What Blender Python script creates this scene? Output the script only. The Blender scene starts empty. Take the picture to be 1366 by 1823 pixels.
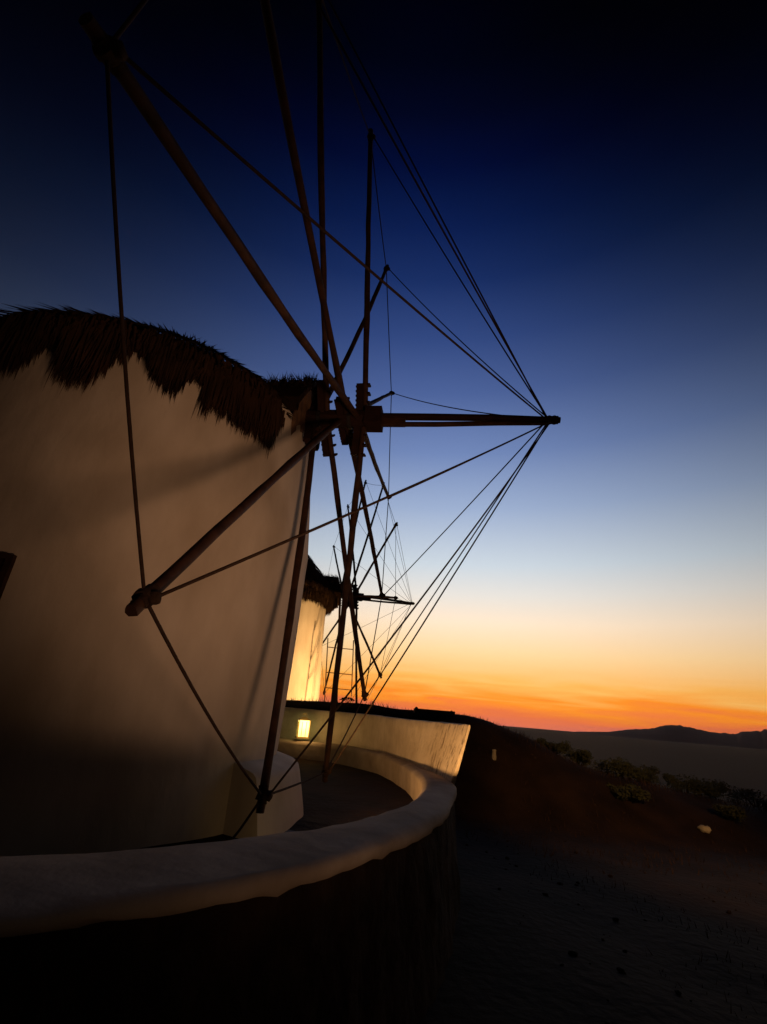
import bpy, bmesh, math, random
from mathutils import Vector, Matrix, noise
random.seed(7)
R = math.radians
S = bpy.context.scene
COL = S.collection

# ------------------------------------------------------------------ camera
# the origin is the photographer's eye; z is up, +Y looks along the shore
cam_d = bpy.data.cameras.new('camera')
cam = bpy.data.objects.new('camera', cam_d)
COL.objects.link(cam)
cam.matrix_world = Matrix(((0.996537, -0.083156, 0.0, 0), (-0.033186, -0.397698, -0.916916, 0),
                           (0.076247, 0.91374, -0.399081, 0), (0, 0, 0, 1)))
cam_d.sensor_fit = 'VERTICAL'
cam_d.sensor_height = 36.0
cam_d.lens = 36.0 * 830.0 / 1823.0
cam_d.clip_start = 0.05
cam_d.clip_end = 60000
S.camera = cam

# ------------------------------------------------------------------ world: afterglow sky
def lin(c):
    return tuple(((v / 255) / 12.92 if v / 255 <= .04045 else ((v / 255 + .055) / 1.055) ** 2.4) for v in c) + (1,)

world = bpy.data.worlds.new('World')
S.world = world
world.use_nodes = True
nt = world.node_tree
nt.nodes.clear()
def N(t, tree=None, **kw):
    n = (tree or nt).nodes.new(t)
    for k, v in kw.items():
        setattr(n, k, v)
    return n
def L(a, b, tree=None):
    (tree or nt).links.new(a, b)
def MT(op, a, b=None, c=None, tree=None, clamp=False):
    n = N('ShaderNodeMath', tree, operation=op, use_clamp=clamp)
    for i, v in enumerate((a, b, c)):
        if v is None: continue
        if isinstance(v, (int, float)): n.inputs[i].default_value = v
        else: L(v, n.inputs[i], tree)
    return n.outputs[0]
tc = N('ShaderNodeTexCoord')
sep = N('ShaderNodeSeparateXYZ'); L(tc.outputs['Generated'], sep.inputs[0])
X, Y, Z = sep.outputs
el = MT('MULTIPLY', MT('ARCSINE', Z), 180 / math.pi)          # degrees above the horizon
GLOW_AZ = R(14)
fwd = MT('ADD', MT('MULTIPLY', X, math.sin(GLOW_AZ)), MT('MULTIPLY', Y, math.cos(GLOW_AZ)))
side = MT('SUBTRACT', MT('MULTIPLY', X, math.cos(GLOW_AZ)), MT('MULTIPLY', Y, math.sin(GLOW_AZ)))
az = MT('MULTIPLY_ADD', MT('MAXIMUM', el, 0.0), R(.2), MT('ARCTAN2', side, fwd))                                   # radians from the middle of the glow
width = MT('MULTIPLY_ADD', MT('MINIMUM', MT('MAXIMUM', el, 0.0), 60.0), R(-.40), R(53))     # the glow narrows with height
fall = MT('EXPONENT', MT('MULTIPLY', MT('POWER', MT('DIVIDE', az, width), 2.0), -1.0))
fall = MT('MULTIPLY_ADD', fall, 0.993, 0.007)
fall = MT('MULTIPLY', fall, MT('MULTIPLY_ADD', MT('EXPONENT', MT('DIVIDE', MT('MAXIMUM', el, 0.0), -9.0)), .30, 1.04))
# thin streaks of cloud low over the sea
cmb = N('ShaderNodeCombineXYZ')
L(MT('MULTIPLY', az, 3.2), cmb.inputs[0]); L(MT('MULTIPLY', MT('MULTIPLY_ADD', az, 1.2, el), 0.62), cmb.inputs[1])
nz = N('ShaderNodeTexNoise'); nz.inputs['Scale'].default_value = 1.5; nz.inputs['Detail'].default_value = 5; nz.inputs['Distortion'].default_value = .5
L(cmb.outputs[0], nz.inputs['Vector'])
low = MT('SUBTRACT', 1.0, MT('DIVIDE', MT('ABSOLUTE', MT('SUBTRACT', el, 2.6)), 3.6), clamp=True)
streak = MT('MULTIPLY', MT('MULTIPLY', MT('SUBTRACT', nz.outputs[0], 0.5), low), 7.0)
el2 = MT('SUBTRACT', el, streak)
ramp = N('ShaderNodeValToRGB')
L(MT('DIVIDE', el2, 75.0, clamp=True), ramp.inputs[0])
stops = [(0, (214, 110, 92)), (1.1, (244, 122, 66)), (2.4, (255, 146, 40)), (4.4, (255, 184, 92)), (7.5, (255, 213, 156)),
         (10.8, (252, 227, 198)), (14, (230, 224, 216)), (17.5, (203, 213, 222)), (24.3, (156, 174, 206)), (31, (112, 134, 182)),
         (38, (76, 98, 152)), (44, (50, 72, 127)), (50, (25, 46, 98)), (55, (11, 29, 77)), (60, (2, 12, 52)), (64, (1, 5, 30)),
         (67.5, (0, 2, 16)), (72, (0, 0, 8))]
cr = ramp.color_ramp
cr.interpolation = 'LINEAR'
while len(cr.elements) < len(stops): cr.elements.new(.5)
for e, (d, c) in zip(cr.elements, stops):
    e.position = d / 75.0
for e, (d, c) in zip(cr.elements, stops):
    e.position = d / 75.0; e.color = lin(c)
vm = N('ShaderNodeVectorMath', operation='SCALE')
L(ramp.outputs[0], vm.inputs[0]); L(fall, vm.inputs['Scale'])
bg = N('ShaderNodeBackground'); L(vm.outputs[0], bg.inputs[0]); bg.inputs[1].default_value = 1.0
L(bg.outputs[0], N('ShaderNodeOutputWorld').inputs[0])

# last light of a sun that has just gone under the horizon
sun_d = bpy.data.lights.new('sun', 'SUN')
sun_d.energy = 0.03; sun_d.angle = R(14); sun_d.color = (1, .5, .22)
sun = bpy.data.objects.new('sun', sun_d); COL.objects.link(sun)
sun.rotation_euler = Vector((-math.sin(R(20)), -math.cos(R(20)), -math.sin(R(1.5)))).to_track_quat('-Z', 'Y').to_euler()

S.view_settings.view_transform = 'Standard'
S.view_settings.look = 'None'
S.view_settings.exposure = 0.0
S.view_settings.gamma = 1.0
S.view_settings.use_curve_mapping = False

# ------------------------------------------------------------------ helpers
def tag(o, label=None, cat=None, group=None, kind=None):
    if label: o['label'] = label
    if cat: o['category'] = cat
    if group: o['group'] = group
    if kind: o['kind'] = kind
    return o
def empty(name, loc=(0, 0, 0)):
    o = bpy.data.objects.new(name, None); COL.objects.link(o); o.location = loc; o.empty_display_size = .2
    return o
def link(name, me, mat=None, parent=None):
    o = bpy.data.objects.new(name, me); COL.objects.link(o)
    if mat and not me.materials: me.materials.append(mat)
    if parent:
        o.parent = parent
        root = parent
        off = Vector(parent.location)
        while root.parent:
            root = root.parent; off += Vector(root.location)
        o.location = -off                      # meshes are built in world coordinates
    return o
class MB:
    def __init__(s): s.v = []; s.f = []; s.sm = []
    def add(s, vs, fs, smooth=False):
        o = len(s.v); s.v += [tuple(p) for p in vs]
        for f in fs: s.f.append(tuple(i + o for i in f)); s.sm.append(smooth)
    def box(s, c, ax, ay, az_, hx, hy, hz):
        c = Vector(c); vs = []
        for k in (-1, 1):
            for j in (-1, 1):
                for i in (-1, 1): vs.append(c + ax * hx * i + ay * hy * j + az_ * hz * k)
        s.add(vs, [(0, 2, 3, 1), (4, 5, 7, 6), (0, 1, 5, 4), (2, 6, 7, 3), (0, 4, 6, 2), (1, 3, 7, 5)])
    def tube(s, pts, rad, n=8, rough=0.0, smooth=True, seed=0):
        pts = [Vector(p) for p in pts]
        if isinstance(rad, (int, float)): rad = [rad] * len(pts)
        vs = []; rows = []
        t0 = (pts[1] - pts[0]).normalized()
        u = t0.orthogonal().normalized()
        for i, p in enumerate(pts):
            t = (pts[min(i + 1, len(pts) - 1)] - pts[max(i - 1, 0)]).normalized()
            u = (u - t * u.dot(t)).normalized(); w = t.cross(u)
            for k in range(n):
                a = 2 * math.pi * k / n
                r = rad[i] * (1 + (rough * noise.noise(Vector((i * .9 + seed, k * 1.7, seed * 3.1))) if rough else 0))
                vs.append(p + u * math.cos(a) * r + w * math.sin(a) * r)
        fs = []
        for i in range(len(pts) - 1):
            for k in range(n):
                fs.append((i * n + k, i * n + (k + 1) % n, (i + 1) * n + (k + 1) % n, (i + 1) * n + k))
        s.add(vs, fs, smooth)
        s.add(vs[:n], [tuple(reversed(range(n)))]); s.add(vs[-n:], [tuple(range(n))])
    def ball(s, c, r, n=8, m=6, squash=1.0, rough=0, seed=0):
        c = Vector(c); vs = [c + Vector((0, 0, -r * squash))]
        for j in range(1, m):
            ph = -math.pi / 2 + math.pi * j / m
            for k in range(n):
                a = 2 * math.pi * k / n
                d = Vector((math.cos(ph) * math.cos(a), math.cos(ph) * math.sin(a), math.sin(ph) * squash))
                vs.append(c + d * r * (1 + rough * noise.noise(d * 2.1 + Vector((seed, seed * 2, 0)))))
        vs.append(c + Vector((0, 0, r * squash)))
        fs = [(0, 1 + (k + 1) % n, 1 + k) for k in range(n)]
        for j in range(m - 2):
            for k in range(n):
                a = 1 + j * n + k; b = 1 + j * n + (k + 1) % n
                fs.append((a, b, b + n, a + n))
        e = 1 + (m - 2) * n; top = len(vs) - 1
        fs += [(e + k, e + (k + 1) % n, top) for k in range(n)]
        s.add(vs, fs, True)
    def mesh(s, name):
        me = bpy.data.meshes.new(name); me.from_pydata(s.v, [], s.f); me.update()
        me.polygons.foreach_set('use_smooth', s.sm)
        return me
    def build(s, name, mat=None, parent=None):
        return link(name, s.mesh(name), mat, parent)

# ------------------------------------------------------------------ materials
def material(name, base=(.5, .5, .5), rough=.8, spec=.3, var=.25, scale=6, bump=.3, bscale=40, dist=.01, second=None, detail=6, stretch=None):
    m = bpy.data.materials.new(name); m.use_nodes = True
    t = m.node_tree; b = t.nodes['Principled BSDF']
    b.inputs['Roughness'].default_value = rough
    b.inputs['Specular IOR Level'].default_value = spec
    c = N('ShaderNodeTexCoord', t)
    vec = c.outputs['Object']
    if stretch:
        mp = N('ShaderNodeMapping', t); mp.inputs['Scale'].default_value = stretch; L(vec, mp.inputs[0], t); vec = mp.outputs[0]
    n1 = N('ShaderNodeTexNoise', t); n1.inputs['Scale'].default_value = scale; n1.inputs['Detail'].default_value = detail
    L(vec, n1.inputs['Vector'], t)
    mr = N('ShaderNodeMapRange', t); mr.inputs[1].default_value = .3; mr.inputs[2].default_value = .7
    L(n1.outputs[0], mr.inputs[0], t)
    mix = N('ShaderNodeMix', t, data_type='RGBA')
    L(mr.outputs[0], mix.inputs['Factor'], t)
    lo = second if second else tuple(v * (1 - var) for v in base)
    mix.inputs['A'].default_value = (*lo, 1); mix.inputs['B'].default_value = (*base, 1)
    L(mix.outputs['Result'], b.inputs['Base Color'], t)
    if bump:
        n2 = N('ShaderNodeTexNoise', t); n2.inputs['Scale'].default_value = bscale; n2.inputs['Detail'].default_value = 8
        L(vec, n2.inputs['Vector'], t)
        bp = N('ShaderNodeBump', t); bp.inputs['Strength'].default_value = bump; bp.inputs['Distance'].default_value = dist
        L(n2.outputs[0], bp.inputs['Height'], t); L(bp.outputs[0], b.inputs['Normal'], t)
    return m
M_PLASTER = material('whitewash', (.74, .66, .56), .9, .15, second=(.45, .375, .29), scale=1.5, bump=.4, bscale=8, dist=.02, detail=12, stretch=(1, 1, .45))
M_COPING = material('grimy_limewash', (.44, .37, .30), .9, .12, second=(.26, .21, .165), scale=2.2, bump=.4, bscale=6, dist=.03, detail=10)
M_PLASTER2 = material('stained_whitewash', (.74, .65, .54), .9, .15, second=(.56, .47, .36), scale=2.3, bump=.6, bscale=11, dist=.03)
M_WOOD = material('weathered_wood', (.065, .030, .016), .75, .2, second=(.025, .012, .008), scale=9, bump=.6, bscale=30, dist=.006)
M_WOOD2 = material('dark_oak', (.034, .014, .010), .8, .15, second=(.018, .008, .006), scale=8, bump=.6, bscale=25, dist=.006)
M_PLANK = material('grey_brown_planks', (.20, .115, .065), .85, .2, second=(.07, .04, .025), scale=7, bump=.6, bscale=22, dist=.008)
M_ROPE = material('tarred_rope', (.05, .03, .022), .9, .1, second=(.03, .018, .012), scale=40, bump=.8, bscale=160, dist=.004)
M_THATCH = material('old_thatch', (.04, .02, .011), .95, .1, second=(.02, .011, .007), scale=3, bump=.9, bscale=60, dist=.02)
M_STRAW = material('straw', (.05, .025, .013), .9, .1, second=(.02, .011, .007), scale=2.2, bump=0)
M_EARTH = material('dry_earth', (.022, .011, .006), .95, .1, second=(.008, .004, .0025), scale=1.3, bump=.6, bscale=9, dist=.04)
M_YARD = material('yard_earth', (.028, .012, .007), .95, .1, second=(.012, .006, .004), scale=1.7, bump=.8, bscale=9, dist=.04)
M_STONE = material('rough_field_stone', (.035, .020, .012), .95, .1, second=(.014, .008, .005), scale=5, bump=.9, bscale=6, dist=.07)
M_WROCK = material('whitewashed_stone', (.36, .30, .22), .9, .15, second=(.2, .16, .11), scale=6, bump=.6, bscale=16, dist=.03)
M_IRON = material('black_iron', (.02, .017, .015), .55, .4, var=.4, scale=20, bump=.2, bscale=60, dist=.002)
M_LEAF = material('dry_scrub_leaf', (.05, .05, .02), .8, .1, second=(.03, .03, .012), scale=5, bump=0)
M_STEM = material('scrub_stem', (.06, .04, .025), .9, .1, scale=12, bump=.5)
M_ISLE = material('island_rock', (.16, .10, .08), .95, .05, second=(.10, .065, .05), scale=.004, bump=0)
# brushed stains on the broken end of the yard wall
def stain(m):
    t = m.node_tree; b = t.nodes['Principled BSDF']
    src = b.inputs['Base Color'].links[0].from_socket
    c = N('ShaderNodeTexCoord', t)
    mp = N('ShaderNodeMapping', t); mp.inputs['Scale'].default_value = (3.2, 3.2, .8); L(c.outputs['Object'], mp.inputs[0], t)
    n = N('ShaderNodeTexNoise', t); n.inputs['Scale'].default_value = 3.4; n.inputs['Detail'].default_value = 9; n.inputs['Roughness'].default_value = .7
    L(mp.outputs[0], n.inputs['Vector'], t)
    mr = N('ShaderNodeMapRange', t); mr.inputs[1].default_value = .50; mr.inputs[2].default_value = .60; L(n.outputs[0], mr.inputs[0], t)
    sy = N('ShaderNodeSeparateXYZ', t); L(c.outputs['Object'], sy.inputs[0], t)
    near = N('ShaderNodeMapRange', t); near.inputs[1].default_value = 8.7; near.inputs[2].default_value = 7.9; near.inputs[3].default_value = .15; L(sy.outputs[1], near.inputs[0], t)
    mix = N('ShaderNodeMix', t, data_type='RGBA'); L(MT('MULTIPLY', mr.outputs[0], near.outputs[0], tree=t), mix.inputs['Factor'], t)
    L(src, mix.inputs['A'], t); mix.inputs['B'].default_value = (.24, .18, .12, 1)
    L(mix.outputs['Result'], b.inputs['Base Color'], t)
stain(M_PLASTER2)
def emitter(name, col, strength):
    m = bpy.data.materials.new(name); m.use_nodes = True
    b = m.node_tree.nodes['Principled BSDF']
    b.inputs['Base Color'].default_value = (.8, .75, .6, 1)
    b.inputs['Emission Color'].default_value = (*col, 1); b.inputs['Emission Strength'].default_value = strength
    return m
M_LIT = emitter('lit_frosted_glass', (1, .84, .26), 1.35)
M_BRASS = material('aged_brass', (.62, .46, .16), .5, .5, var=.3, scale=20, bump=.2, bscale=60, dist=.002)
M_LENS = emitter('floodlight_glass', (1, .62, .25), 6)
M_SEA = bpy.data.materials.new('dusk_sea'); M_SEA.use_nodes = True
def sea_mat(m):
    t = m.node_tree; b = t.nodes['Principled BSDF']
    b.inputs['Base Color'].default_value = (.055, .046, .044, 1); b.inputs['Roughness'].default_value = .55
    b.inputs['Specular IOR Level'].default_value = 0.0015
    c = N('ShaderNodeTexCoord', t)
    mp = N('ShaderNodeMapping', t); mp.inputs['Scale'].default_value = (.05, .16, 1); L(c.outputs['Object'], mp.inputs[0], t)
    n = N('ShaderNodeTexNoise', t); n.inputs['Scale'].default_value = 4; n.inputs['Detail'].default_value = 8; L(mp.outputs[0], n.inputs['Vector'], t)
    bp = N('ShaderNodeBump', t); bp.inputs['Strength'].default_value = .8; bp.inputs['Distance'].default_value = 1.2
    L(n.outputs[0], bp.inputs['Height'], t); L(bp.outputs[0], b.inputs['Normal'], t)
sea_mat(M_SEA)

# ------------------------------------------------------------------ terrain
def interp(tab, x):
    if x <= tab[0][0]: return tab[0][1]
    for (a, fa), (b, fb) in zip(tab, tab[1:]):
        if x <= b: return fa + (fb - fa) * (x - a) / (b - a)
    return tab[-1][1]
def sst(a, b, x):
    t = max(0, min(1, (x - a) / (b - a))); return t * t * (3 - 2 * t)
CREST = [(-9, .10), (-2.5, .19), (0, .27), (1.2, .22), (2.6, .18), (3.4, .08), (4.4, -.2), (5.4, -.66), (6.3, -.95), (7.1, -1.08), (8.8, -1.28), (10.8, -1.5), (14, -1.9), (30, -3)]
SEA_Z = -11.0
def ground(x, y):
    front = -1.68 - .045 * max(0, x - 1) - .012 * max(0, y)
    c = interp(CREST, x)
    k = sst(11.4 if x > 1.8 else 13.2, 14.2, y)
    z = front + (c - front) * k if c > front else front
    if y > 14.3: z += (-.75 - max(z, -.75) if z > -.75 else 0) * sst(14.3, 14.75, y)
    d = max(sst(24, 75, y), sst(22, 80, x), sst(30, 120, -x) * .6)
    z += (SEA_Z - 4 - z) * d
    z += .05 * noise.noise(Vector((x * .8, y * .8, 1.3))) + .02 * noise.noise(Vector((x * 2.7, y * 2.7, 4)))
    return z
def axis_pts(a, b, fine0, fine1, df, dc):
    o = []; v = a
    while v < fine0: o.append(v); v += dc
    v = fine0
    while v < fine1: o.append(v); v += df
    v = fine1
    while v <= b: o.append(v); v += dc
    return o
xs = axis_pts(-140, 140, -10, 20, .25, 5); ys = axis_pts(-90, 120, -6, 30, .25, 5)
g = MB(); nx = len(xs)
g.add([(x, y, ground(x, y)) for y in ys for x in xs],
      [(j * nx + i, j * nx + i + 1, (j + 1) * nx + i + 1, (j + 1) * nx + i) for j in range(len(ys) - 1) for i in range(nx - 1)], True)
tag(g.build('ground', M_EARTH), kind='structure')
# the sea: one sheet to the horizon
g = MB(); rr = [0, 60, 120, 250, 500, 1000, 2500, 6000, 15000, 40000]; n = 96
vs = [(0, 0, SEA_Z)] + [(r * math.sin(2 * math.pi * k / n), r * math.cos(2 * math.pi * k / n), SEA_Z) for r in rr[1:] for k in range(n)]
fs = [(0, 1 + (k + 1) % n, 1 + k) for k in range(n)]
for j in range(len(rr) - 2):
    for k in range(n): fs.append((1 + j * n + k, 1 + j * n + (k + 1) % n, 1 + (j + 1) * n + (k + 1) % n, 1 + (j + 1) * n + k))
g.add(vs, fs, True); tag(g.build('sea', M_SEA), kind='structure')
# island across the water
ISLE = [(22, 0), (25.5, .25), (27.4, .62), (29.3, .84), (30.2, 1.12), (31.4, 1.36), (32.6, 1.25), (34.3, .95), (36, .92), (37, 1.2), (38.5, 1.42), (41, 1.55), (45, 1.3), (50, .8), (56, .2), (60, 0)]
g = MB(); D0 = 5200; cols = 260; rows = 9; vs = []
for i in range(cols + 1):
    a = 22 + 38 * i / cols
    h = interp(ISLE, a); h *= 1 + .10 * noise.noise(Vector((a * 2.3, 0, 0))) + .05 * noise.noise(Vector((a * 7, 3, 0)))
    for j in range(rows + 1):
        q = j / rows
        d = D0 + 900 * (q - .5) * 2
        z = SEA_Z - 8 + (D0 * math.tan(R(h)) + 18 * (h > .02)) * math.sin(math.pi * q) * (1 + .12 * noise.noise(Vector((a * 3, q * 5, 2))) * (1 - math.sin(math.pi * q)))
        vs.append((d * math.sin(R(a)), d * math.cos(R(a)), z))
g.add(vs, [(i * (rows + 1) + j, i * (rows + 1) + j + 1, (i + 1) * (rows + 1) + j + 1, (i + 1) * (rows + 1) + j) for i in range(cols) for j in range(rows)], True)
tag(g.build('island_hills', M_ISLE), kind='structure')

# ------------------------------------------------------------------ yard, parapet, wall
TC = Vector((-3.276, 5.864, 0))
R_IN = [(-190, 3.66), (-50, 3.67), (-21.8, 3.73), (-1, 3.9), (9, 4.05), (18.3, 4.25), (30.5, 4.6), (44.7, 5.3), (57, 6.1), (66.4, 6.55), (75.4, 6.65), (87.6, 6.64), (120, 6.5), (170, 6.3)]
R_OUT = [(-190, 4.4), (-54.8, 4.38), (-44, 4.30), (-33, 4.21), (-19.7, 4.19), (-6.3, 4.22), (4, 4.40), (12.7, 4.60), (26.3, 4.80), (31.6, 5.03), (40.7, 5.42), (52, 6.2), (63, 7.1), (72, 7.4), (87.8, 7.14), (120, 7.0), (170, 6.8)]
def smooth_tab(tab, x, w=4):
    return sum(interp(tab, x + d * w) for d in (-1, -.5, 0, .5, 1)) / 5
def ring(th, r, z):
    return Vector((TC.x + r * math.cos(R(th)), TC.y + r * math.sin(R(th)), z))
PZ = -.70; YZ = -1.06
ths = [-185 + 1.5 * i for i in range(int((160 + 185) / 1.5) + 1)]
def wob(th, k): return .022 * noise.noise(Vector((th * .07, k * 3.3, 0))) + .010 * noise.noise(Vector((th * .31, k * 5.1, 2)))
par = empty('yard_parapet', (.5, 4.4, -1.7))
tag(par, 'low curved parapet with broad whitewashed top around the yard of the near windmill', 'parapet')
sec = MB(); vs = []
for th in ths:
    ri = smooth_tab(R_IN, th); ro = smooth_tab(R_OUT, th)
    for k, (r, z) in enumerate(((ri + .03, YZ - .12), (ri, PZ - .07), (ri + .025, PZ - .02), (ri + .08, PZ), ((ri + ro) / 2, PZ + .012), (ro - .09, PZ - .005), (ro - .04, PZ - .02), (ro - .012, PZ - .045), (ro - .02, PZ - .085 + .03 * noise.noise(Vector((th * .5, 0, 7)))), (ro - .07, PZ - .11))):
        vs.append(ring(th, r + wob(th, k), z + wob(th, k + 20)))
K = 10
sec.add(vs, [(i * K + j, i * K + j + 1, (i + 1) * K + j + 1, (i + 1) * K + j) for i in range(len(ths) - 1) for j in range(K - 1)], True)
sec.build('plaster_coping', M_COPING, par)
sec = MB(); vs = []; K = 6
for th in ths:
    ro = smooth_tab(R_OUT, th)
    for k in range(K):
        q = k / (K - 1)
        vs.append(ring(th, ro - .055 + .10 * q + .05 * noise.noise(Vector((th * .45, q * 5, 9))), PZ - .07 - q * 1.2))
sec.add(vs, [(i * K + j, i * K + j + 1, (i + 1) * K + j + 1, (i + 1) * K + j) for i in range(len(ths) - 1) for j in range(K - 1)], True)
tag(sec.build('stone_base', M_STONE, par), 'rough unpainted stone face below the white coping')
# yard floor
g = MB(); vs = [(TC.x, TC.y, YZ)]
rings = 14; cnt = len(ths)
for j in range(1, rings + 1):
    for th in ths:
        p = ring(th, (smooth_tab(R_IN, th) + .06) * j / rings, YZ); p.z += .03 * noise.noise(p * 1.7); vs.append(p)
fs = [(0, 1 + k, 2 + k) for k in range(cnt - 1)]
for j in range(rings - 1):
    for k in range(cnt - 1): fs.append((1 + j * cnt + k, 1 + (j + 1) * cnt + k, 2 + (j + 1) * cnt + k, 2 + j * cnt + k))
g.add(vs, fs, True); tag(g.build('yard_floor', M_YARD), kind='structure')
# the standing wall on the far side of the yard, its near end cut back at a slant
WALL = [Vector(p) for p in ((1.17, 6.87), (1.11, 7.6), (1.0, 8.5), (.83, 9.4), (.45, 10.9), (-.04, 12.2), (-.6, 12.75), (-1.4, 12.98), (-2.4, 13.08), (-4.5, 13.1), (-7, 12.7))]
def polyline(P, step):
    out = []; 
    for a, b in zip(P, P[1:]):
        m = max(1, round((b - a).length / step))
        out += [a + (b - a) * i / m for i in range(m)]
    return out + [P[-1]]
wp = polyline(WALL, .12)
for _ in range(12):
    wp = [wp[0]] + [(wp[i - 1] + wp[i] * 2 + wp[i + 1]) / 4 for i in range(1, len(wp) - 1)] + [wp[-1]]
wall = empty('yard_wall', (1.0, 8.5, -1.2))
tag(wall, 'whitewashed yard wall behind the parapet with a slanted chipped end and a lantern before it', 'wall')
WT = -.045
rowsW = 9; vs = []; nW = len(wp)
def wnorm(i):
    t = (wp[min(i + 1, nW - 1)] - wp[max(i - 1, 0)]).normalized(); return Vector((-t.y, t.x)), t     # faces the yard
dist = 0
for i in range(nW):
    nrm, t = wnorm(i)
    if i: dist += (wp[i] - wp[i - 1]).length
    top = WT + .03 * sst(3, 6, dist) + .010 * noise.noise(Vector((dist * 2.3, 0, 0))) + (.018 * noise.noise(Vector((dist * 9, 4, 0))) if dist < 1.6 else 0)
    sec = []
    for j in range(rowsW + 1):
        q = j / rowsW; z = -1.25 + (top + 1.25) * q
        sh = (z + .70) * .33 * (1 - sst(.3, 4.0, dist))            # the wall leans outward towards its broken end
        p = wp[i] - nrm * sh + nrm * (.012 * noise.noise(Vector((dist * 1.4, z * 2.0, 3))) + .006 * noise.noise(Vector((dist * 6, z * 6, 8))))
        sec.append((p.x, p.y, z))
    thk = .10 + .90 * sst(0, 1.6, dist)
    for w_, dz in ((.02, .012), (.10, .02), (.22, .015), (.27, -.01)):
        sh = (top + .70) * .33 * (1 - sst(.3, 4.0, dist))
        p = wp[i] - nrm * (sh + w_ * thk); sec.append((p.x, p.y, top + dz))
    p = wp[i] - nrm * (.29 * thk - .25 * (1 - sst(.3, 4, dist))); sec.append((p.x, p.y, -1.6))
    vs += sec
K = rowsW + 6
g = MB()
g.add(vs, [(i * K + j, (i + 1) * K + j, (i + 1) * K + j + 1, i * K + j + 1) for i in range(nW - 1) for j in range(K - 1)], True)
g.add(vs[:K], [tuple(range(K))])
g.build('plaster_face', M_PLASTER2, wall)

# ------------------------------------------------------------------ windmills
def lathe(mb, c, prof, n=72, smooth=True, rough=0, seed=0, inset=None):
    vs = []
    for r, z in prof:
        for k in range(n):
            a = 2 * math.pi * k / n
            rr_ = r * (1 + rough * noise.noise(Vector((math.cos(a) * 2.2, math.sin(a) * 2.2, z * 1.1 + seed))))
            if inset: rr_ *= inset((math.degrees(a) + 180) % 360 - 180)
            vs.append((c.x + rr_ * math.cos(a), c.y + rr_ * math.sin(a), z))
    mb.add(vs, [(j * n + k, j * n + (k + 1) % n, (j + 1) * n + (k + 1) % n, (j + 1) * n + k) for j in range(len(prof) - 1) for k in range(n)], smooth)
def sub(prof, m):
    o = []
    for (r0, z0), (r1, z1) in zip(prof, prof[1:]):
        o += [(r0 + (r1 - r0) * i / m, z0 + (z1 - z0) * i / m) for i in range(m)]
    return o + [prof[-1]]
def rope_pts(a, b, sag=0.0, n=10):
    a = Vector(a); b = Vector(b)
    return [a.lerp(b, i / n) - Vector((0, 0, 4 * sag * (i / n) * (1 - i / n))) for i in range(n + 1)]

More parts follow.
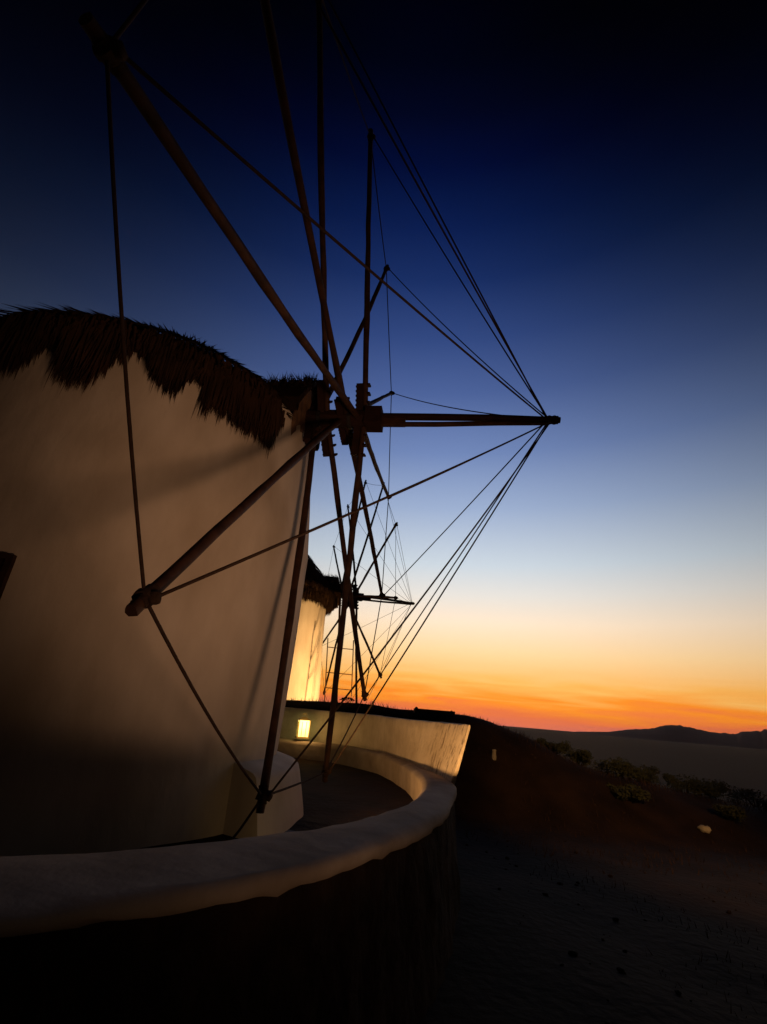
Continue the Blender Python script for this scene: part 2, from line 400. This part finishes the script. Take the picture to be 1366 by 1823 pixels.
def windmill(name, label, H, a, tips, roots, splints, centre, tower, skirt, roof, fringe, bow_len, base_z, detail, rope_r, stay_sag, inset=lambda d: 1.0):
    H = Vector(H); a = Vector(a).normalized()
    up = (Vector((0, 0, 1)) - a * a.z).normalized(); sd = up.cross(a)
    w = empty(name, (centre[0], centre[1], base_z)); tag(w, label, 'windmill')
    C = Vector((centre[0], centre[1], 0))
    m = MB(); lathe(m, C, sub(tower, 6), 96, rough=.006, seed=H.y); m.build('tower', M_PLASTER, w)
    if skirt:
        m = MB(); pr_ = sub(skirt, 2); A0, A1, nA = -24, 75, 40; vs = []
        for i in range(nA + 1):
            th = R(A0 + (A1 - A0) * i / nA)
            for (r_, z_) in pr_:
                r_ *= 1 + .006 * noise.noise(Vector((th * 5, z_ * 3, 1)))
                vs.append((C.x + r_ * math.cos(th), C.y + r_ * math.sin(th), z_))
        kp = len(pr_)
        m.add(vs, [(i * kp + j, (i + 1) * kp + j, (i + 1) * kp + j + 1, i * kp + j + 1) for i in range(nA) for j in range(kp - 1)], True)
        for o_ in (0, nA * kp):
            th = R(A0 if o_ == 0 else A1); e_ = vs[o_:o_ + kp] + [(C.x + 2.2 * math.cos(th), C.y + 2.2 * math.sin(th), pr_[0][1])]
            m.add(e_, [tuple(range(kp + 1))])
        m.build('base_ledge', M_PLASTER, w)
    # roof: solid core plus laid straw
    m = MB(); core = sub([(r - .05, z - .03) for r, z in roof], 5); lathe(m, C, core, 96, rough=.02, seed=5, inset=inset)
    und = [(tower[-1][0] - .15, roof[0][1] + .02), (roof[0][0] - .05, roof[0][1] - .03)]
    lathe(m, C, und, 96, inset=inset)
    rf = m.build('thatched_roof', M_THATCH, w)
    prof = sub(roof, 8)
    m = MB(); rnd = random.Random(3)
    L_ = [0]
    for (r0, z0), (r1, z1) in zip(prof, prof[1:]): L_.append(L_[-1] + math.hypot(r1 - r0, z1 - z0))
    def at(q):
        q = max(0, min(L_[-1] - 1e-4, q))
        for i in range(len(L_) - 1):
            if q <= L_[i + 1]:
                f = (q - L_[i]) / (L_[i + 1] - L_[i]); return (prof[i][0] + (prof[i + 1][0] - prof[i][0]) * f, prof[i][1] + (prof[i + 1][1] - prof[i][1]) * f)
    def spike(p, d, wd, wide):
        p = Vector(p); u = d.cross(wide).normalized() * wd * .5; v = wide.normalized() * wd
        e = p + d
        m.add([p - v, p + v, p + u * 1.6, e], [(0, 1, 3), (1, 2, 3), (2, 0, 3)])
    for i in range(int(9000 * detail)):
        q = L_[-1] * (1 - math.sqrt(rnd.random())) if rnd.random() < .85 else L_[-1] * rnd.random()
        th = rnd.uniform(0, 2 * math.pi)
        r, z = at(q); r2, z2 = at(q - .12)
        if r2 <= r and q > .15: r2 = r + .02
        out = Vector((math.cos(th), math.sin(th), 0)); tan = Vector((-math.sin(th), math.cos(th), 0))
        d = (out * (r2 - r) + Vector((0, 0, z2 - z))).normalized()
        d = (d + tan * rnd.gauss(0, .13) + (out * .6 + Vector((0, 0, .8))) * abs(rnd.gauss(.02, .07))).normalized() * rnd.uniform(.18, .5)
        low = fringe(math.degrees(th) if th < math.pi else math.degrees(th) - 360) + .02
        if z + d.z < low:
            if z - low < .06: continue
            d *= (z - low) / -d.z
        spike(C + out * (r - .02) * inset((math.degrees(th) + 180) % 360 - 180) + Vector((0, 0, z)), d, rnd.uniform(.008, .022), tan)
    # ragged hanging fringe
    for i in range(int(8500 * detail)):
        deg = rnd.uniform(-180, 180); th = R(deg)
        zb = fringe(deg)
        out = Vector((math.cos(th), math.sin(th), 0)); tan = Vector((-math.sin(th), math.cos(th), 0))
        top = roof[0][1] + rnd.uniform(-.10, .16)
        ln = top - zb + rnd.gauss(0, .035)
        if ln < .1: continue
        if rnd.random() < .03: ln += rnd.uniform(.03, .14)
        rr_ = (roof[0][0] + rnd.uniform(-.10, .06)) * inset(deg)
        d = (Vector((0, 0, -1)) + out * rnd.uniform(-.10, .06) + tan * (rnd.gauss(0, .06) + .22 * noise.noise(Vector((deg * .13, 5, 1))))) * ln
        spike(C + out * rr_ + Vector((0, 0, top)), d, rnd.uniform(.010, .024), tan)
    tag(m.build('thatch_straw', M_STRAW, rf), kind='stuff')
    # dormer hood where the axle comes out
    def P(s, y, z): return H + a * s + sd * y + up * z
    s0 = -.52; s1 = -1.5
    dm = empty('dormer_hood', (0, 0, 0)); dm.parent = w; dm.location = P(s0, 0, -.5) - w.location
    hb, ht, hw = -.55, .55, .46
    m = MB()
    rows_ = 7
    for k in range(rows_):                      # upright front boards, cut to the gable
        y0 = -hw + 2 * hw * k / rows_ + .006; y1 = -hw + 2 * hw * (k + 1) / rows_ - .006
        def hz(y): return ht - (abs(y) / hw) ** 1.2 * .62
        b = MB(); jit = rnd.uniform(-.012, .012)
        v_ = [P(s0 + jit, y0, hb + rnd.uniform(-.06, .02)), P(s0 + jit, y1, hb + rnd.uniform(-.06, .02)), P(s0 + jit, y1, hz(y1)), P(s0 + jit, y0, hz(y0))]
        v_ += [p - a * .03 for p in v_]
        b.add(v_, [(0, 1, 2, 3), (7, 6, 5, 4), (0, 4, 5, 1), (1, 5, 6, 2), (2, 6, 7, 3), (3, 7, 4, 0)])
        b.build('front_board', M_PLANK, dm)
    m = MB(); arc = []
    for k in range(13):
        y = -hw - .04 + (2 * hw + .08) * k / 12; arc.append((y, ht + .03 - (abs(y) / hw) ** 1.2 * .62))
    arc = [(arc[0][0], -.22)] + arc + [(arc[-1][0], -.22)]
    vs = []
    for s_ in (s0 + .05, s1):
        for (y, z) in arc: vs.append(P(s_, y, z))
        for (y, z) in arc: vs.append(P(s_, y * 1.10, z + .07))
    q = len(arc); fs = []
    for k in range(q - 1):
        fs += [(k, k + 1, 2 * q + k + 1, 2 * q + k), (q + k, 3 * q + k, 3 * q + k + 1, q + k + 1), (k, q + k, q + k + 1, k + 1)]
    m.add(vs, fs)
    m.build('hood_thatch', M_THATCH, dm)
    m = MB()
    for i in range(int(700 * detail) + 60):
        k = rnd.randrange(4, q - 5); f = rnd.random()
        y = arc[k][0] * (1 - f) + arc[k + 1][0] * f; z = arc[k][1] * (1 - f) + arc[k + 1][1] * f
        s_ = s0 + .04 - rnd.random() ** 1.5 * .7
        d = a * rnd.uniform(.0, .18) + up * rnd.uniform(-.22, .06) + sd * (math.copysign(rnd.uniform(0, .22), y)) 
        if abs(y) < .12: d = a * rnd.uniform(-.16, .06) + up * rnd.uniform(.02, .2) + sd * rnd.gauss(0, .05)
        spike(P(s_, y * 1.1, z + .05), d, .016, sd)
    tag(m.build('hood_straw', M_STRAW, dm), kind='stuff')
    # axle
    m = MB(); m.tube([P(-1.6, 0, 0), P(-.9, 0, 0), P(-.2, 0, 0), P(.53, 0, 0)], [.125, .125, .13, .13], 10, smooth=False)
    ax_ = m.build('axle', M_WOOD2, w)
    m = MB(); m.box(P(.43, 0, 0), a, sd, up, .115, .133, .128); m.build('axle_block', M_WOOD2, ax_)
    for s_ in (-.33, .10):
        m = MB(); m.tube([P(s_ - .025, 0, 0), P(s_ + .025, 0, 0)], .142, 14, smooth=False); m.build('iron_band', M_IRON, ax_)
    # bowsprit
    tip = P(bow_len, 0, 0)
    m = MB(); m.tube([P(.5, 0, .045), P(1.3, .005, .043), P(2.1, -.003, .028), P(bow_len, 0, 0)], [.052, .05, .045, .04], 8, .12, seed=1)
    bw = m.build('bowsprit', M_WOOD2, w)
    m = MB(); m.tube([P(.5, 0, -.082), P(1.3, 0, -.078), P(2.1, 0, -.055), P(bow_len - .18, 0, -.05)], [.036, .036, .032, .028], 8, .12, seed=2)
    m.build('brace_pole', M_WOOD, bw)
    m = MB(); m.box(P(.70, 0, -.05), a, sd, up, .165, .05, .045); m.build('sleeve', M_WOOD, bw)
    m = MB(); kp = P(bow_len - .10, 0, 0)
    for k in range(5):
        c_ = P(bow_len - .17 + k * .032, 0, 0)
        m.tube([c_ - a * .014, c_ + a * .014], .056 + .006 * (k % 2), 9)
    m.build('rope_lashing', M_ROPE, bw)
    # arms
    order = 'CDEFGHIJKLAB'
    T = {}
    for i, k in enumerate(order):
        t = Vector(tips[i]); T[k] = t
        root = P(roots[k], 0, 0)
        dr = (t - root).normalized(); ln = (t - root).length
        bend = dr.orthogonal().normalized() * rnd.uniform(-.04, .04)
        pts = [root + dr * ln * f + bend * math.sin(math.pi * f) for f in [i_ / 12 for i_ in range(13)]] + [t + dr * .11]
        m = MB(); m.tube(pts, [.042 - .009 * (i_ / 13) for i_ in range(14)], 9, .32, seed=i * 3.7)
        arm = m.build('sail_arm', M_WOOD, w)
        if k in splints:
            back = (a - dr * a.dot(dr)).normalized(); wd = dr.cross(back).normalized()
            m = MB(); l0, l1 = .08, splints[k]
            m.box(root + dr * (l0 + l1) / 2 - back * .072, dr, back, wd, (l1 - l0) / 2, .045, .06)
            for b_ in range(6):
                m.box(root + dr * (l0 + .06 + b_ * (l1 - l0 - .08) / 5) - back * .12, dr, back, wd, .012, .018, .012)
                if b_ % 2: m.box(root + dr * (l0 + .09 + b_ * (l1 - l0 - .1) / 5) + back * .05, dr, back, wd, .012, .02, .05)
            m.build('splint', M_WOOD2, arm)
        m = MB()
        for j in range(4):
            c_ = t + dr * (-.06 + j * .032)
            m.tube([c_ - dr * .015, c_ + dr * .015], .041 + .007 * ((j * 7) % 3), 8, .3, seed=j)
        m.ball(t + a * .045 - dr * .01, .036, 8, 6, rough=.5, seed=i)
        m.build('rope_lashing', M_ROPE, arm)
    # ropes
    for i, k in enumerate(order):
        t = T[k]; nxt = T[order[(i + 1) % 12]]
        m = MB(); m.tube(rope_pts(t, nxt, rnd.uniform(.01, .05)), rope_r, 6); m.build('rim_rope', M_ROPE, w)
        m = MB(); m.tube(rope_pts(t + a * .04, P(bow_len - .16 + .018 * (i % 5), 0, .0), stay_sag.get(k, .02), 14), rope_r, 6); m.build('stay_rope', M_ROPE, w)
    return w, P

order_tips = [(-1.114, 2.288, 6.808), (-.669, 4.226, 8.012), (-.343, 6.502, 8.041), (-.046, 8.645, 6.717), (.088, 9.792, 4.649), (.111, 9.759, 2.324),
              (-.066, 8.584, .301), (-.446, 6.592, -.69), (-.765, 4.309, -.658), (-1.13, 2.301, .436), (-1.33, 1.069, 2.485), (-1.236, 1.137, 4.81)]
roots_near = dict(E=-.396, K=-.396, C=-.234, I=-.234, F=-.032, L=-.032, B=.06, H=.03, A=.223, G=.223, D=.302, J=.29)
FR = [(-180, 2.7), (-150, 2.62), (-130, 2.75), (-110, 2.66), (-98, 2.64), (-94.5, 2.95), (-90, 3.08), (-88, 3.05), (-87.2, 2.58), (-82, 2.52), (-78.3, 2.54), (-77.8, 2.74), (-76, 2.98), (-73.5, 3.10), (-70, 3.10), (-68, 2.92), (-65.9, 2.80), (-63.3, 2.75), (-61.2, 2.71), (-59.6, 2.90), (-57.5, 3.05), (-55, 3.02), (-54, 2.60), (-51.3, 2.74), (-48.5, 2.75), (-44.2, 2.67), (-39.9, 2.68), (-35, 2.67), (-30.7, 2.68), (-30, 2.93), (-27, 3.08), (-22, 3.45), (45, 3.45), (60, 2.9), (90, 2.62), (140, 2.72), (180, 2.7)]
def fringe_near(deg):
    return interp(FR, deg) + .05 * noise.noise(Vector((deg * .22, 0, 0))) + .06 * noise.noise(Vector((deg * .7, 2, 0)))
near_mill, PN = windmill('windmill', 'large whitewashed windmill with thatched roof filling the left foreground', (-.66, 5.446, 3.724), (.9873, -.1579, -.0176),
    order_tips, roots_near, dict(C=.52, I=.52, D=.50, J=.52, B=.34, H=.42, E=.40, K=.45), (TC.x, TC.y),
    [(2.31, -1.2), (2.29, -.5), (2.30, .06), (2.31, 1.2), (2.315, 1.9), (2.25, 2.5), (2.17, 3.2), (2.13, 3.5)],
    [(2.72, -1.25), (2.66, -1.0), (2.58, -.66), (2.555, -.60), (2.51, -.565), (2.28, -.50)],
    [(2.30, 3.20), (2.33, 3.42), (1.2, 4.33), (.5, 4.70), (.02, 4.88)], fringe_near, 2.88, -1.06, 1.0, .0095,
    dict(F=.10, E=.10, D=.05, C=.03, B=.03, A=.03, L=.03, K=.06), lambda d: 1 - .085 * sst(-36, -24, d) * (1 - sst(60, 75, d)))
tips_far = [(-2.182, 20.691, 7.035), (-1.588, 18.841, 8.318), (-.821, 16.647, 8.459), (-.087, 14.696, 7.42), (.418, 13.512, 5.479), (.558, 13.412, 3.157),
            (.296, 14.422, 1.075), (-.298, 16.272, -.209), (-1.065, 18.467, -.35), (-1.799, 20.417, .69), (-2.304, 21.601, 2.63), (-2.444, 21.702, 4.953)]
def fringe_far(deg):
    return 3.22 + .14 * noise.noise(Vector((deg * .16, 3, 0))) + .05 * noise.noise(Vector((deg * .6, 7, 0)))
far_mill, PF = windmill('windmill', 'smaller distant windmill with golden floodlit tower, seen past the near tower edge', (-1.033, 17.525, 4.051), (.9423, .3321, .0425),
    tips_far, dict(E=-.35, K=-.35, C=-.2, I=-.2, F=-.03, L=-.03, B=.08, H=.08, A=.2, G=.2, D=.3, J=.3), dict(C=.5, I=.5, D=.5, J=.5, B=.4, H=.4, E=.4, K=.4, F=.4, L=.4, A=.4, G=.4), (-3.72, 16.58),
    [(2.20, -1.0), (2.12, .25), (2.05, 1.5), (2.0, 2.1), (1.97, 3.3), (1.93, 3.7)], None,
    [(2.12, 3.48), (2.22, 3.85), (1.6, 4.65), (.95, 5.33), (.02, 6.1)], fringe_far, 2.72, -.75, .5, .0065, {})

# window high on the near tower, at the left of the picture
wd = Vector((-3.06, 3.60, .68)); outw = (Vector((wd.x, wd.y, 0)) - Vector((TC.x, TC.y, 0))).normalized(); tn = Vector((-outw.y, outw.x, 0)); zv = Vector((0, 0, 1))
ctr = Vector((TC.x, TC.y, .70)) + outw * 2.31
win = empty('window', (0, 0, 0)); win.parent = near_mill; win.location = ctr - near_mill.location
m = MB(); m.box(ctr + outw * .0, tn, outw, zv, .17, .012, .20); m.build('shutter', M_WOOD2, win)
for sx in (-1, 1):
    m = MB(); m.box(ctr + tn * sx * .195 + outw * .004, tn, outw, zv, .025, .03, .225); m.build('frame_post', M_WOOD, win)
    m = MB(); m.box(ctr + zv * sx * .21 + outw * .004, tn, outw, zv, .168, .03, .022); m.build('frame_rail', M_WOOD, win)
m = MB(); m.tube([Vector((-.765, 4.309, -.658)), Vector((-.86, 4.1, -.85)), Vector((-.98, 3.86, -1.04))], .010, 6)
m.build('tie_rope', M_ROPE, near_mill)

# ------------------------------------------------------------------ lantern
LC = Vector((-1.50, 12.50, -.645))
lan = empty('lantern', LC); tag(lan, 'lit yellow glass lantern standing on the parapet before the yard wall', 'lantern')
ux, uy = Vector((.97, .24, 0)), Vector((-.24, .97, 0))
lw, lh = .13, .36
m = MB(); m.box(LC + zv * .018, ux, uy, zv, lw + .02, lw + .02, .018); m.build('base', M_BRASS, lan)
for i, (sx, sy) in enumerate(((-1, -1), (1, -1), (1, 1), (-1, 1))):
    m = MB(); m.box(LC + ux * sx * lw + uy * sy * lw + zv * (.036 + lh / 2), ux, uy, zv, .010, .010, lh / 2); m.build('corner_post', M_BRASS, lan)
for d_, e_ in ((uy, ux), (-uy, ux), (ux, uy), (-ux, uy)):
    m = MB(); m.box(LC + d_ * (lw - .004) + zv * (.036 + lh / 2), e_, d_, zv, lw - .011, .003, lh / 2 - .002); m.build('pane', M_LIT, lan)
    for k in (-1, 1):
        m = MB(); m.box(LC + d_ * (lw + .005) + e_ * k * lw * .36 + zv * (.036 + lh / 2 - .02), e_, d_, zv, .006, .005, lh / 2 - .02); m.build('glazing_bar', M_BRASS, lan)
m = MB(); c0 = LC + zv * (.036 + lh); vs = [c0 + ux * sx * (lw + .02) + uy * sy * (lw + .02) for sx, sy in ((-1, -1), (1, -1), (1, 1), (-1, 1))] + [c0 + zv * .07 + ux * sx * .05 + uy * sy * .05 for sx, sy in ((-1, -1), (1, -1), (1, 1), (-1, 1))]
m.add(vs, [(0, 3, 2, 1), (4, 5, 6, 7), (0, 1, 5, 4), (1, 2, 6, 5), (2, 3, 7, 6), (3, 0, 4, 7)]); cap = m.build('cap', M_BRASS, lan)
m = MB(); m.tube([c0 + zv * .06 + (ux * math.cos(t) * .045 + zv * (math.sin(t) * .055 + .04)) for t in [math.pi * i / 10 for i in range(11)]], .008, 6); m.build('carry_ring', M_BRASS, cap)
ld = bpy.data.lights.new('lantern_flame', 'POINT'); ld.energy = 8; ld.color = (1, .56, .18); ld.shadow_soft_size = .12
lo = bpy.data.objects.new('lantern_flame', ld); COL.objects.link(lo); lo.parent = lan; lo.location = -uy * (lw + .16) + zv * .30

# ------------------------------------------------------------------ floodlights the place has
def floodlight(label, pos, aim, energy, size, col, soft, pole=False, blend=.8, base_z=None):
    pos = Vector(pos); aim = Vector(aim); d = (aim - pos).normalized()
    e = empty('floodlight', pos if base_z is None else (pos.x, pos.y, base_z)); tag(e, label, 'floodlight')
    s_ = d.cross(zv).normalized(); u_ = s_.cross(d)
    m = MB(); m.box(pos - d * .07, s_, d, u_, .13, .05, .09); hs = m.build('housing', M_IRON, e)
    m = MB(); m.box(pos - d * .015, s_, d, u_, .115, .004, .075); m.build('glass', M_LENS, hs)
    m = MB(); zb = base_z if base_z is not None else pos.z - .3
    m.tube([pos - d * .08 - zv * .08, Vector((pos.x - d.x * .08, pos.y - d.y * .08, zb))], .035 if pole else .02, 8); m.build('post', M_IRON, e)
    l = bpy.data.lights.new('flood_beam', 'SPOT'); l.energy = energy; l.spot_size = R(size); l.spot_blend = blend; l.color = col; l.shadow_soft_size = soft
    o = bpy.data.objects.new('flood_beam', l); COL.objects.link(o); o.parent = e
    o.location = pos + d * .03 - e.location; o.rotation_euler = d.to_track_quat('-Z', 'Y').to_euler()
    return e
WARM = (1, .56, .22)
floodlight('black floodlight on the ground behind the bank, lighting the far tower', (.6, 14.8, -.02), (-2.9, 15.5, 1.9), 1050, 90, (1, .56, .20), .12)
floodlight('black floodlight low in the yard behind the near parapet', (-.38, 4.15, -.92), (1.05, 8.0, -.22), 820, 46, (1, .50, .16), .10, blend=1)
floodlight('low floodlight on the ground outside the parapet, turned up at the near tower', (2.3, -.2, -1.2), (-1.1, 4.9, 2.7), 480, 59, (1, .54, .30), .5, False, 1, -1.72)
floodlight('tall pole floodlight over the dark slope, right of the path', (6.2, -2.4, 4.6), (5.9, 12.2, -1.7), 4600, 32, (1, .55, .22), .2, True, 1, -1.9)

# ------------------------------------------------------------------ small things on the bank
m = MB()
def lump(name, c, r, sq, mat, seed, n=14, mm=9, rough=.5):
    q = MB(); q.ball(c, r, n, mm, sq, rough, seed); return q.build(name, mat)
# flat slab on the skyline
sl = empty('stone_slab', (1.85, 13.9, .18)); tag(sl, 'long flat stone slab lying along the dark skyline behind the yard wall', 'stone slab')
m = MB(); m.box((1.85, 13.95, .195), Vector((1, 0, 0)), Vector((0, 1, 0)), zv, .55, .2, .055); m.build('slab', M_STONE, sl)
m = MB(); m.ball((1.36, 13.95, .255), .05, 8, 6, .8, .4, 2); m.build('end_stone', M_STONE, sl)
m = MB(); m.ball((2.33, 13.95, .245), .035, 8, 6, .8, .4, 5); m.build('end_stone', M_STONE, sl)
# ball topped post
po = empty('garden_post', (.16, 13.9, .2)); tag(po, 'thin short post with a round knob on the skyline behind the wall', 'post')
m = MB(); m.tube([(.16, 13.9, .15), (.16, 13.9, .30)], .012, 6); m.build('stem', M_IRON, po)
m = MB(); m.ball((.16, 13.9, .315), .035, 10, 8); m.build('knob', M_IRON, po)

def shrub(label, c, rx, rz, leaves, seed, group=None, arch=False, leaf=.05):
    rnd = random.Random(seed); c = Vector(c)
    e = empty('shrub', c); tag(e, label, 'shrub', group)
    m = MB(); stems = 7
    tops = []
    for i in range(stems):
        an = rnd.uniform(0, 6.28); rr_ = rx * rnd.uniform(.2, .75); tp = c + Vector((math.cos(an) * rr_, math.sin(an) * rr_, rz * rnd.uniform(.5, .9)))
        md = c.lerp(tp, .5) + Vector((0, 0, rz * .12)); m.tube([c - zv * .05, md, tp], [.02 * rx + .006, .012 * rx + .004, .004], 5); tops.append(tp)
    m.build('stem', M_STEM, e)
    m = MB()
    clumps = [(c + Vector((rnd.uniform(-1, 1) * rx * .7, rnd.uniform(-1, 1) * rx * .7, rz * rnd.uniform(.35, .85))), rnd.uniform(.2, .45)) for _ in range(12)]
    for i in range(leaves):
        if arch:
            an = rnd.uniform(0, 6.28); ph = rnd.uniform(.35, 1.45)
            p = c + Vector((math.cos(an) * math.cos(ph) * rx, math.sin(an) * math.cos(ph) * rx, rz * (.35 + .65 * math.sin(ph)) + rnd.gauss(0, rz * .05)))
        else:
            q, cr_ = clumps[rnd.randrange(len(clumps))]
            d = Vector((rnd.gauss(0, 1), rnd.gauss(0, 1), rnd.gauss(0, 1))).normalized() * cr_ * rx * rnd.random() ** .4
            p = q + Vector((d.x, d.y, d.z * min(1.2, rz / rx)))
        u = Vector((rnd.gauss(0, 1), rnd.gauss(0, 1), rnd.gauss(0, 1))).normalized(); v = u.orthogonal().normalized(); s_ = leaf * rnd.uniform(.6, 1.4)
        m.add([p - u * s_, p + v * s_ * .45, p + u * s_, p - v * s_ * .45], [(0, 1, 2, 3)])
    tag(m.build('foliage', M_LEAF, e), kind='stuff')
    return e
shrub('small arching shrub on the skyline just right of the lit far tower', (-.57, 13.95, .22), .22, .16, 260, 1, arch=True, leaf=.022)
# low scrub on the seaward slope
spots = [((7.0, 14.3), .62, .46, 'rounded scrub bush catching the lamplight in the middle of the right slope'),
         ((5.3, 14.4), .55, .36, 'low dark scrub bush on the slope nearest the yard wall'),
         ((6.1, 14.7), .6, .42, 'dark scrub bush between the wall side bush and the lamplit bush'),
         ((7.9, 14.8), .7, .44, 'dark scrub bush just right of the lamplit bush'),
         ((8.9, 14.5), .7, .40, 'broad dark scrub bush against the sea above the boulder'),
         ((9.9, 14.9), .7, .42, 'dark scrub bush second from the right edge of the picture'),
         ((11.0, 14.8), .8, .42, 'dark scrub bush at the right edge of the picture'),
         ((6.6, 13.0), .5, .36, 'small scrub bush lower down the slope in the lamplight'),
         ((8.9, 13.0), .45, .3, 'small dark scrub bush beside the pale boulder')]
for i, ((x, y), rx, rz, lab) in enumerate(spots):
    shrub(lab, (x, y, ground(x, y) - .03), rx, rz, 1900, 20 + i, 'scrub on the seaward slope', leaf=.035)
# dry grass along the bank and slope
rg = random.Random(11); m = MB()
for i in range(9000):
    x = rg.uniform(-3, 16); y = rg.uniform(9, 19) if i % 3 else rg.uniform(13.6, 14.6)
    if x < 1.9 and y < 13.4: continue
    if Vector((x + 3.72, y - 16.58)).length < 2.4: continue
    z = ground(x, y); h = rg.uniform(.03, .13) * (1 + noise.noise(Vector((x * .9, y * .9, 0)))); an = rg.uniform(0, 6.28)
    p = Vector((x, y, z - .01)); u = Vector((math.cos(an), math.sin(an), 0)) * .008
    m.add([p - u, p + u, p + Vector((rg.gauss(0, .3) * h, rg.gauss(0, .3) * h, h))], [(0, 1, 2)])
for i in range(5000):
    x = rg.uniform(1.4, 10); y = rg.uniform(2.5, 12)
    if noise.noise(Vector((x * .7, y * .7, 5))) < .05: continue
    z = ground(x, y); h = rg.uniform(.02, .09); an = rg.uniform(0, 6.28)
    p = Vector((x, y, z - .01)); u = Vector((math.cos(an), math.sin(an), 0)) * .006
    m.add([p - u, p + u, p + Vector((rg.gauss(0, .4) * h, rg.gauss(0, .4) * h, h))], [(0, 1, 2)])
tag(m.build('dry_grass', M_STRAW), 'short dry grass on the bank and seaward slope', 'grass', kind='stuff')
# loose stones on the slope
m = MB()
for i in range(420):
    x = rg.uniform(1.6, 12); y = rg.uniform(2.5, 13.5); q = rg.random() ** 3 * .03 + .008
    m.ball((x, y, ground(x, y) + q * .2), q, 7, 5, .65, .8, i * .37)
tag(m.build('loose_gravel', M_STONE), 'loose field stones scattered over the dark slope', 'gravel', kind='stuff')
# pale stones
def rock(label, c, r, sq, seed):
    o = MB(); o.ball((0, 0, 0), r, 16, 10, sq, .35, seed); o = o.build('boulder', M_WROCK); o.location = c; tag(o, label, 'boulder'); return o
rock('pale whitewashed boulder lying on the dark ground at far right', (7.9, 12.4, ground(7.9, 12.4) + .03), .13, .6, 4)
pw = empty('stone_post', (3.24, 12.95, ground(3.24, 12.95))); tag(pw, 'small pale stone post on the dark bank right of the wall end', 'post')
gz = ground(3.24, 12.95)
m = MB(); m.tube([(3.24, 12.95, gz - .1), (3.24, 12.95, gz + .07), (3.245, 12.95, gz + .14)], [.07, .06, .05], 8, .3, seed=3); m.build('shaft', M_WROCK, pw)
m = MB(); m.ball((3.245, 12.95, gz + .15), .055, 9, 6, .7, .4, 3); m.build('cap_stone', M_WROCK, pw)

# wooden ladder frame between the far tower and its wheel
lad = empty('wooden_ladder', (-1.0, 15.3, -.8)); tag(lad, 'red brown wooden ladder frame standing in front of the far tower', 'ladder')
def rail(p0, p1, r=.018):
    m = MB(); m.tube([p0, Vector(p0).lerp(Vector(p1), .5), p1], r, 6); return m
rail((-1.22, 15.2, -.8), (-1.45, 15.5, 2.15)).build('rail', M_WOOD, lad)
rail((-.42, 15.2, -.8), (-.62, 15.5, 2.15)).build('rail', M_WOOD, lad)
for z in (-.35, .15, .65, 1.10, 1.87):
    f = (z + .8) / 2.95
    rail((-1.22 - .23 * f, 15.2 + .3 * f, z), (-.42 - .2 * f, 15.2 + .3 * f, z - .01), .014).build('rung', M_WOOD, lad)

# ------------------------------------------------------------------ sea haze
m = MB(); m.box((0, 0, 70), Vector((1, 0, 0)), Vector((0, 1, 0)), zv, 6600, 6600, 90)
M_HAZE = bpy.data.materials.new('sea_haze'); M_HAZE.use_nodes = True
ht_ = M_HAZE.node_tree; ht_.nodes.clear()
pv = ht_.nodes.new('ShaderNodeVolumePrincipled'); pv.inputs['Color'].default_value = (.92, .66, .54, 1); pv.inputs['Density'].default_value = 5e-5
ho = ht_.nodes.new('ShaderNodeOutputMaterial'); ht_.links.new(pv.outputs[0], ho.inputs['Volume'])
tag(m.build('haze', M_HAZE), kind='stuff')
